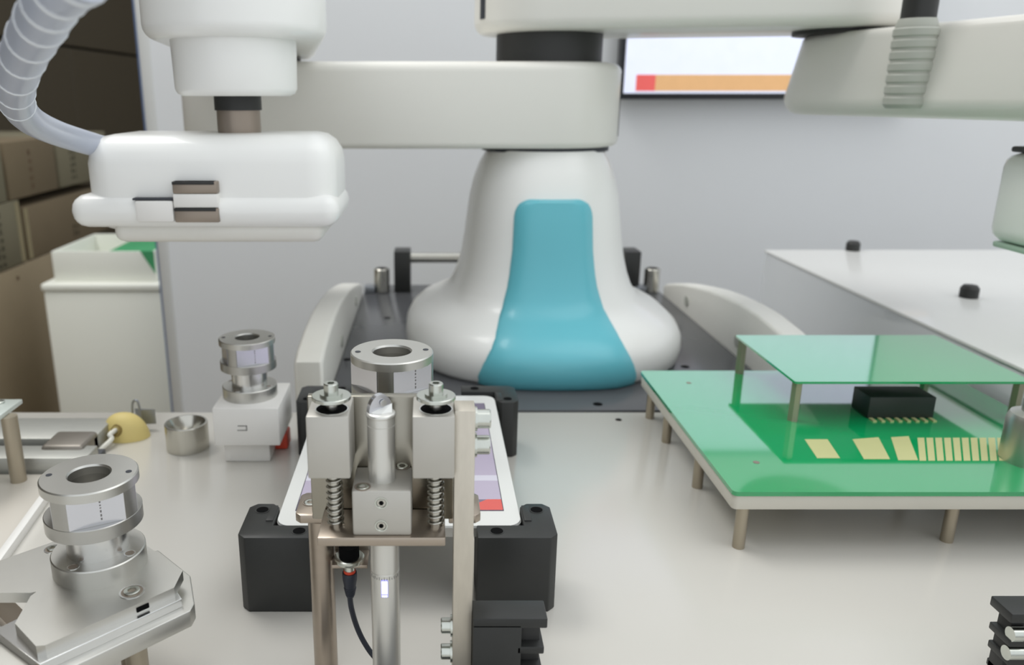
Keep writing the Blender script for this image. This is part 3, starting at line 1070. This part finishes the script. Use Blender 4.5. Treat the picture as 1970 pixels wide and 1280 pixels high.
# four legs carrying the plates above the bench
for a, b_ in ((0.02, -0.012), (Ld - 0.01, -0.012), (0.01, -0.045), (Ld, -0.038)):
    x, y = LP(a, b_)
    bm = B(); cyl(bm, (x, y, 0.0), 0.006, ZQ - 0.0135, 'Z', 20)
    part('support_leg', bm, 'standoff_brass', ltool)
hcx, hcy = aty(171, 910, 0.407).x, 0.407
hub(ltool, hcx, hcy, 0.1335, R(-62), 0.026)
for px, py, rr in ((254, 1139, 0.0060), (101, 1057, 0.0042)):
    p = atz(px, py, ZP)
    bm = B(); annulus_at(bm, p.x, p.y, rr * 1.12, rr * 0.95, ZP - 0.0005, ZP + 0.0003, 28)
    part('counterbore_rim', bm, 'aluminium', ltool)
    disc(ltool, (p.x, p.y, ZP - 0.0001), rr * 0.97, 'counterbore', 'gripper_metal', 28)
    screw(ltool, (p.x, p.y, ZP - 0.001), 'Z', rr * 0.72, 0.0022)
bm = B(); cyl(bm, (LP(Ld + 0.008, 0.004)[0], LP(Ld + 0.008, 0.004)[1], ZQ - 0.0036), 0.0055, 0.002, 'Z', 24)
part('corner_stud', bm, 'standoff_brass', ltool)
bm = B()
bmx = [(-0.30, 0.478), (-0.285, 0.468), (-0.229, 0.417), (-0.19, 0.38), (-0.205, 0.37), (-0.315, 0.468)]
prism(bm, [(-0.292, 0.464), (-0.205, 0.386), (-0.196, 0.395), (-0.283, 0.474)][::-1], 0.0, 0.008, 0.0006)
tag(part('steel_strip', bm, 'steel_brown', None, 30, orig=(-0.245, 0.43, 0)), 'narrow brownish steel strip lying diagonally under the near left plates', 'strip')

# beige mat board at the left
bm = B(); prism(bm, [(-0.62, 0.50), (-0.318, 0.50), (-0.3265, 0.575), (-0.3335, 0.638), (-0.345, 0.668), (-0.62, 0.668)], 0.0, 0.004, 0.0005)
bo = tag(part('base_board', bm, 'board_beige', None, 30, orig=(-0.45, 0.58, 0)), 'pale beige flat board lying on the bench before the grey rail', 'board')
bm = B(); prism(bm, [(-0.318, 0.50), (-0.3115, 0.50), (-0.32, 0.575), (-0.3275, 0.638), (-0.339, 0.668), (-0.345, 0.668), (-0.3335, 0.638), (-0.3265, 0.575)], 0.0, 0.0075, 0.0003)
part('edge_strip', bm, 'plastic_white', bo)

# aluminium rail with a slider block
rail = thing('linear_rail', 'grey aluminium profile rail with a dark groove at the left edge of the bench', 'rail', (-0.45, 0.71, 0))
for y0, y1, z1, m in ((0.672, 0.700, 0.018, 'profile_grey'), (0.700, 0.716, 0.0075, 'profile_groove'), (0.716, 0.768, 0.018, 'profile_grey')):
    bm = B(); box(bm, -0.75, -0.322 if y0 > 0.71 else -0.312, y0, y1, 0.0, z1, 0.0008)
    part('profile' if m == 'profile_grey' else 'groove', bm, m, rail)
bm = B(); box(bm, -0.362, -0.322, 0.690, 0.728, 0.0, 0.0215, 0.004, 3)
part('slider', bm, 'slider_grey', rail, label='grey-brown slider block')

# small raised platform at the very left
pf = thing('raised_platform', 'small glass-like platform on a brown metal leg at the left picture edge', 'platform', (-0.40, 0.65, 0))
bm = B(); prism(bm, [(-0.44, 0.60), (-0.369, 0.63), (-0.369, 0.686), (-0.46, 0.686)], 0.066, 0.070, 0.0004)
part('platform_top', bm, 'glass_plate', pf)
bm = B(); cyl(bm, (-0.3625 - 0.004, 0.6555, 0.004), 0.0068, 0.062, 'Z', 28)
part('leg', bm, 'standoff_brass', pf)
bm = B(); cyl(bm, (-0.42, 0.62, 0.004), 0.0068, 0.062, 'Z', 28)
part('leg', bm, 'standoff_brass', pf)
screw(pf, (-0.384, 0.676, 0.070), 'Z', 0.004, 0.002)

# ================================================================== WHITE BLOCK TOOL (left of the tablet)
wtx = aty(478, 830, 0.70).x
wt = thing('plastic_block_tool', 'milky white plastic block carrying a shiny coupling hub, beside the steel ring', 'tool', (wtx, 0.728, 0))
fx0, fx1 = X(432, 870, 0.703), X(519, 870, 0.703)
bm = B(); box(bm, fx0, fx1, 0.703, 0.755, 0.0, 0.0215, 0.001)
part('foot', bm, 'plastic_white', wt)
wx0, wx1 = X(410, 820, 0.692), X(537, 820, 0.692)
bm = B(); box(bm, wx0, wx1, 0.692, 0.762, 0.0213, 0.0585, 0.0012)
blk = part('block', bm, 'plastic_white', wt)
mx_, mz = X(466, 824, 0.692), Z(824, 0.692)
for dx0, dx1, dz0, dz1 in ((-0.004, 0.0045, 0.0018, 0.0026), (-0.0045, 0.0035, -0.0026, -0.0018), (0.0036, 0.0045, -0.0026, 0.0026)):
    bm = B(); box(bm, mx_ + dx0, mx_ + dx1, 0.6917, 0.6921, mz + dz0, mz + dz1)
    part('engraved_stroke', bm, 'mark_grey', blk)
hub(wt, aty(475, 652, 0.728).x, 0.728, 0.1165, R(-66), 0.0262)
bm = B(); box(bm, X(516, 870, 0.735), X(556, 870, 0.735), 0.730, 0.75, 0.0, 0.017, 0.002)
tag(part('red_stopper', bm, 'red_plastic', None, 30, orig=(X(536, 870, 0.735), 0.74, 0)), 'small red plastic stopper behind the foot of the white block', 'stopper')

# steel ring
rcx = aty(360, 840, 0.735).x
bm = B()
lathe(bm, [(0.0202, 0.0), (0.0206, 0.0005), (0.0206, 0.0262), (0.0202, 0.0267), (0.0185, 0.0267), (0.0100, 0.0125), (0.0095, 0.004), (0.0005, 0.0035)], 48, Matrix.Translation((rcx, 0.7355, 0)))
tag(part('steel_ring', bm, 'steel_pin', None, 30, orig=(rcx, 0.7355, 0)), 'short steel cup with a conical bore left of the white block', 'cup')

# yellow rubber bud with lead
yc = atz(247, 838)
bud = thing('rubber_bud', 'yellow rubber bud with a white lead and foil tab on the bench', 'rubber bud', (yc.x, 0.762, 0))
bm = B()
rings = []
for k in range(9):
    a = k / 8 * math.pi / 2
    rings.append([(yc.x + 0.0230 * math.cos(a) ** 0.8 * math.cos(t) * (1.0 if math.cos(t) > 0 else 0.98) - 0.003 * math.sin(a), 0.762 + 0.017 * math.cos(a) ** 0.8 * math.sin(t), 0.0255 * math.sin(a) ** 1.0)
                  for t in [2 * math.pi * i / 32 for i in range(32)]])
loft(bm, rings)
bd = part('bud', bm, 'rubber_yellow', bud, 60)
ho = Vector((yc.x - 0.0050, 0.7470, 0.0130))
bm = B(); lathe(bm, [(0.0062, -0.002), (0.0062, 0.0005), (0.0045, 0.0012), (0.0042, -0.001)], 24, Matrix.Translation(ho) @ Matrix.Rotation(R(62), 4, 'X') @ Matrix.Rotation(R(-20), 4, 'Y'))
part('bud_socket', bm, 'rubber_hole', bd)
bm = B(); tube(bm, spline([ho + Vector((0, 0.002, 0)), ho + Vector((-0.003, -0.008, -0.001)), atz(214, 846, 0.008), atz(190, 868, 0.004), atz(150, 905, 0.003), (-0.31, 0.60, 0.003)], 8), 0.0024, 12)
part('lead', bm, 'cable_white', bud, 60)
bm = B()
prism(bm, [(yc.x + 0.002, 0.784), (yc.x + 0.024, 0.781), (yc.x + 0.010, 0.7795)], 0.006, 0.022, 0.0)
part('foil_tab', bm, 'foil_grey', bud)
bm = B(); tube(bm, spline([(yc.x + 0.002, 0.776, 0.012), (yc.x + 0.003, 0.777, 0.030), (yc.x + 0.008, 0.777, 0.033), (yc.x + 0.010, 0.777, 0.022)], 8), 0.0012, 8)
part('foil_hook', bm, 'foil_grey', bud, 60)

# ================================================================== CIRCUIT BOARD STACK
pcb = thing('circuit_board_stack', 'green circuit boards stacked on brass standoffs right of the tablet', 'circuit board', (0.38, 0.68, 0))
ZB = 0.050
BX0, BX1, BY0, BY1 = 0.2285, 0.552, 0.546, 0.822
bm = B(); prism(bm, rrect(BX0, BX1, BY0, BY1, 0.004, 4), 0.0348, 0.0465, 0.0008)
part('mounting_frame', bm, 'pcb_mount', pcb, label='pale mounting plate under the board')
bm = B(); prism(bm, rrect(BX0 - 0.0008, BX1, BY0 - 0.0008, BY1 + 0.001, 0.004, 4), 0.0465, ZB, 0.0)
lb = part('lower_board', bm, 'pcb_green', pcb)
for y in (0.5515, 0.651, 0.749):
    bm = B(); cyl(bm, (0.2388, y, 0.0), 0.0047, 0.0348, 'Z', 12)
    part('standoff', bm, 'standoff_brass', pcb)
for x, y in ((0.405, 0.5605), (0.53, 0.80), (0.2388, 0.812), (0.535, 0.565)):
    bm = B(); cyl(bm, (x, y, 0.0), 0.0047, 0.0348, 'Z', 12)
    part('standoff', bm, 'standoff_brass', pcb)
for px, py in ((1325, 737), (1455, 890)):
    p = atz(px, py, ZB)
    disc(lb, (p.x, p.y, ZB - 0.0001), 0.0026, 'mount_hole', 'gripper_metal')
ZU = 0.090
ux0, ux1, uy0, uy1 = 0.326, 0.538, 0.677, 0.823
bm = B(); prism(bm, rrect(ux0, ux1, uy0, uy1, 0.002, 3), ZU - 0.0022, ZU, 0.0)
part('upper_board', bm, 'pcb_green', pcb)
for x, y in ((ux0 + 0.006, uy0 + 0.008), (ux0 + 0.006, uy1 - 0.007), (ux1 - 0.006, uy1 - 0.007), (ux1 - 0.006, uy0 + 0.008)):
    bm = B(); cyl(bm, (x, y, ZB), 0.0048, ZU - 0.0022 - ZB, 'Z', 6)
    part('board_spacer', bm, 'standoff_brass', pcb)
a, b_ = atz(1668, 806, ZB), atz(1795, 806, ZB)
bm = B(); box(bm, a.x, b_.x, a.y, a.y + 0.03, ZB, ZB + 0.021, 0.001)
ch = part('chip', bm, 'chip_black', pcb, label='black chip under the upper board')
for k in range(8):
    x = a.x + 0.003 + (b_.x - a.x - 0.006) * k / 7
    bm = B(); box(bm, x - 0.0016, x + 0.0016, a.y - 0.008, a.y, ZB, ZB + 0.0012)
    part('chip_pin', bm, 'pcb_gold', ch)


def pad(q):
    pts = [atz(x, y, ZB) for x, y in q]
    b = B(); prism(b, [(v.x, v.y) for v in pts], ZB - 0.0002, ZB + 0.0003)
    part('contact_pad', b, 'pcb_gold', lb)


pad([(1548, 846), (1592, 846), (1616, 882), (1572, 882)])
pad([(1640, 846), (1690, 842), (1712, 884), (1662, 884)])
pad([(1714, 842), (1748, 840), (1766, 886), (1728, 886)])
x = 1765
while x < 1936:
    pad([(x, 843), (x + 13, 843), (x + 17, 887), (x + 4, 887)])
    x += 17
bm = B(); lathe(bm, [(0.021, ZB), (0.021, ZB + 0.035), (0.019, ZB + 0.040), (0.012, ZB + 0.042), (0.012, ZB + 0.052)], 32, Matrix.Translation((0.487, 0.60, 0)))
tag(part('metal_can', bm, 'aluminium_face', None, 30, orig=(0.487, 0.60, ZB)), 'silver round can standing on the green board at the right picture edge', 'metal can')

# ================================================================== WHITE MACHINE BODY, right
mc = thing('machine_cabinet', 'white machine cabinet with black-holed flat top behind the circuit boards', 'cabinet', (0.95, 0.9, -T))
MX, MZ, MY1 = 0.568, 0.085, 1.345
bm = B(); box(bm, MX, 1.5, -0.08, MY1, -T + 0.06, MZ - 0.004, 0.003)
part('cabinet_body', bm, 'machine_side', mc)
bm = B(); box(bm, MX - 0.002, 1.5, -0.082, MY1 + 0.002, MZ - 0.004, MZ, 0.001)
part('cabinet_top', bm, 'machine_white', mc)
bm = B(); box(bm, MX + 0.04, 1.46, -0.04, MY1 - 0.04, -T, -T + 0.06, 0.003)
part('cabinet_base', bm, 'machine_side', mc)
for px, py in ((1640, 482), (1863, 572)):
    p = atz(px, py, MZ)
    bm = B(); lathe(bm, [(0.011, MZ), (0.011, MZ + 0.012), (0.008, MZ + 0.016), (0.001, MZ + 0.0165)], 24, Matrix.Translation((p.x, p.y, 0)))
    part('black_knob', bm, 'joint_black', mc)

# second finned clamp, lower right corner
st2 = thing('finned_clamp', 'black finned clamp cut off by the lower right picture corner', 'clamp', (0.34, 0.40, 0))
finned_clamp(st2, 0.412, 0.329, 0.392, 0.410, 0.0535, -1)
bm = B(); cyl(bm, (0.342, 0.394, 0.039), 0.0042, 0.010, '-X', 20)
part('bolt_head', bm, 'zinc', st2)
bm = B(); cyl(bm, (0.342, 0.394, 0.0265), 0.0042, 0.010, '-X', 20)
part('bolt_head', bm, 'zinc', st2)

# ================================================================== MONITOR on the partition
mon = thing('monitor', 'wall monitor with white screen, orange bar and red square behind the robot', 'monitor', (0.6, PY - 0.03, 0.3))
m0 = aty(1190, 186, PY - 0.05); m1 = aty(1505, 196, PY - 0.05)
bm = B()
mxl = m0.x; mxr = m0.x + 0.66; mzb = m0.z - 0.006
box(bm, mxl, mxr, PY - 0.05, PY - 0.012, mzb, mzb + 0.30, 0.004)
part('casing', bm, 'monitor_black', mon)
bm = B(); box(bm, mxl + 0.010, mxr - 0.01, PY - 0.0512, PY - 0.0495, mzb + 0.013, mzb + 0.288)
ms = part('screen', bm, 'monitor_white', mon, label='bright white screen')
bm = B(); box(bm, mxl + 0.07, mxr - 0.01, PY - 0.0518, PY - 0.0511, mzb + 0.018, mzb + 0.052)
part('screen_bar', bm, 'monitor_orange', ms, label='orange bar')
bm = B(); box(bm, mxl + 0.036, mxl + 0.078, PY - 0.0522, PY - 0.0511, mzb + 0.018, mzb + 0.052)
part('screen_square', bm, 'monitor_red', ms, label='red square')
bm = B(); box(bm, mxl + 0.12, mxr - 0.12, PY - 0.014, PY, mzb + 0.05, mzb + 0.14)
part('wall_mount', bm, 'joint_black', mon)

# ================================================================== WHITE CABINET AND BIN, left background
CBY = PY + 0.10
cbx0 = aty(78, 560, CBY).x
cbz = Z(547, CBY)
cab2 = thing('storage_box', 'tall white storage box standing left of the grey partition', 'storage box', (cbx0 + 0.22, CBY + 0.2, -T))
bm = B(); box(bm, cbx0 + 0.004, cbx0 + 0.44, CBY + 0.004, CBY + 0.40, -T, cbz - 0.02, 0.006)
part('body', bm, 'carton_white', cab2)
bm = B(); box(bm, cbx0, cbx0 + 0.445, CBY, CBY + 0.405, cbz - 0.02, cbz, 0.006, 3)
part('lid', bm, 'carton_white', cab2)
bnx0 = aty(100, 500, CBY + 0.03).x
bh = Z(484, CBY + 0.03)
bin_ = thing('open_bin', 'open white carton tray with green inside lying on the storage box', 'tray', (bnx0 + 0.14, CBY + 0.13, cbz))
bx1_ = bnx0 + 0.262
for nm, a in (('front_wall', (bnx0, bx1_, CBY + 0.03, CBY + 0.036, cbz, bh)), ('rear_wall', (bnx0, bx1_, CBY + 0.30, CBY + 0.306, cbz, bh)),
              ('side_wall', (bnx0, bnx0 + 0.006, CBY + 0.036, CBY + 0.30, cbz, bh)), ('side_wall', (bx1_ - 0.006, bx1_, CBY + 0.036, CBY + 0.30, cbz, bh)),
              ('tray_floor', (bnx0 + 0.006, bx1_ - 0.006, CBY + 0.036, CBY + 0.30, cbz, cbz + 0.005))):
    bm = B(); box(bm, *a, 0.0015)
    part(nm, bm, 'carton_white', bin_)
bm = B(); prism(bm, [(bx1_ - 0.022, cbz + 0.058), (bx1_ + 0.0, cbz + 0.02), (bx1_ + 0.0, bh + 0.001), (bx1_ - 0.034, bh + 0.001)], 0.0, 0.0015, 0.0,
              M=Matrix.Translation((0, CBY + 0.0298, 0)) @ Matrix.Rotation(R(90), 4, 'X'))
part('green_corner', bm, 'carton_green', bin_)
bm = B(); box(bm, bnx0 + 0.13, bx1_ - 0.012, CBY + 0.05, CBY + 0.28, cbz + 0.006, bh - 0.006, 0.004)
tag(part('green_booklet', bm, 'carton_green', None, 30, orig=(bnx0 + 0.18, CBY + 0.16, cbz + 0.006)), 'green packet lying inside the open white tray', 'packet')

# ================================================================== CARDBOARD CARTONS
FX = -1.16


def carton(label, y0, y1, z0, z1, m, marks, tape=None, inset=0.0):
    t = thing('carton', label, 'carton', (FX - 0.2, (y0 + y1) / 2, z0), 'cartons stacked along the dark wall')
    b = B(); box(b, FX - 0.40, FX - inset, y0 + 0.003, y1 - 0.003, z0, z1 - 0.0015, 0.004)
    bd_ = part('carton_body', b, m, t)
    if tape:
        b = B(); box(b, FX - inset - 0.001, FX - inset + 0.0008, tape[0], tape[1], z0 + 0.004, z1 - 0.006)
        part('tape_strip', b, 'tape_tan', t)
    for my, mz0, mz1, cols, wd, mm in marks:
        b = B()
        for c_ in range(cols):
            yy = my + c_ * wd * 1.25
            zz = mz0
            while zz < mz1:
                hgt = wd * random.uniform(0.5, 0.95)
                # a printed character: a few strokes
                for s_ in range(3):
                    zs0 = zz + hgt * s_ / 3
                    y_a = yy + wd * random.uniform(0, 0.25)
                    y_b = yy + wd * random.uniform(0.6, 1.0)
                    box(b, FX - inset - 0.0005, FX - inset + 0.0006, y_a, y_b, zs0, zs0 + hgt * 0.17)
                yv = yy + wd * random.uniform(0.2, 0.7)
                box(b, FX - inset - 0.0005, FX - inset + 0.0006, yv, yv + wd * 0.16, zz, zz + hgt * 0.85)
                zz += wd * 1.1
        o = part('printed_text', b, mm, t, 0, label='column of dark printed characters')
        o['kind'] = 'stuff'
    return t


ZR = (-T, -0.125, 0.055, 0.215)
carton('large plain brown carton on the floor, lowest of the stack by the storage box', 1.55, 2.62, ZR[0], ZR[1], 'cardboard', [(2.22, ZR[1] - 0.04, ZR[1] - 0.02, 1, 0.02, 'cardboard_red')])
carton('middle-row carton with two columns of bold print, cut by the left picture edge', 1.60, 2.30, ZR[1], ZR[2], 'cardboard_light', [(2.14, ZR[1] + 0.01, ZR[2] - 0.025, 2, 0.020, 'cardboard_print')], (2.27, 2.29))
carton('middle-row carton with a pale taped edge, partly behind the open white tray', 2.31, 2.95, ZR[1], ZR[2] - 0.025, 'cardboard_mid', [(2.62, ZR[1] + 0.02, ZR[1] + 0.05, 2, 0.02, 'cardboard_print')], (2.315, 2.335))
carton('top-row carton with a green-black print column, cut by the left picture edge', 1.62, 2.24, ZR[2], ZR[3], 'cardboard_light', [(2.12, ZR[2] + 0.03, ZR[3] - 0.035, 2, 0.016, 'cardboard_print')])
carton('top-row carton with faded reddish print, between two paler cartons', 2.25, 2.56, ZR[2], ZR[3], 'cardboard_mid', [(2.38, ZR[2] + 0.02, ZR[3] - 0.02, 1, 0.022, 'cardboard_red')])
carton('top-row carton with a dark print column, deepest one above the tray', 2.57, 2.98, ZR[2], ZR[3], 'cardboard_light', [(2.66, ZR[2] + 0.02, ZR[3] - 0.02, 2, 0.018, 'cardboard_print')])

for o in bpy.data.objects:
    if '_o' in o:
        del o['_o']
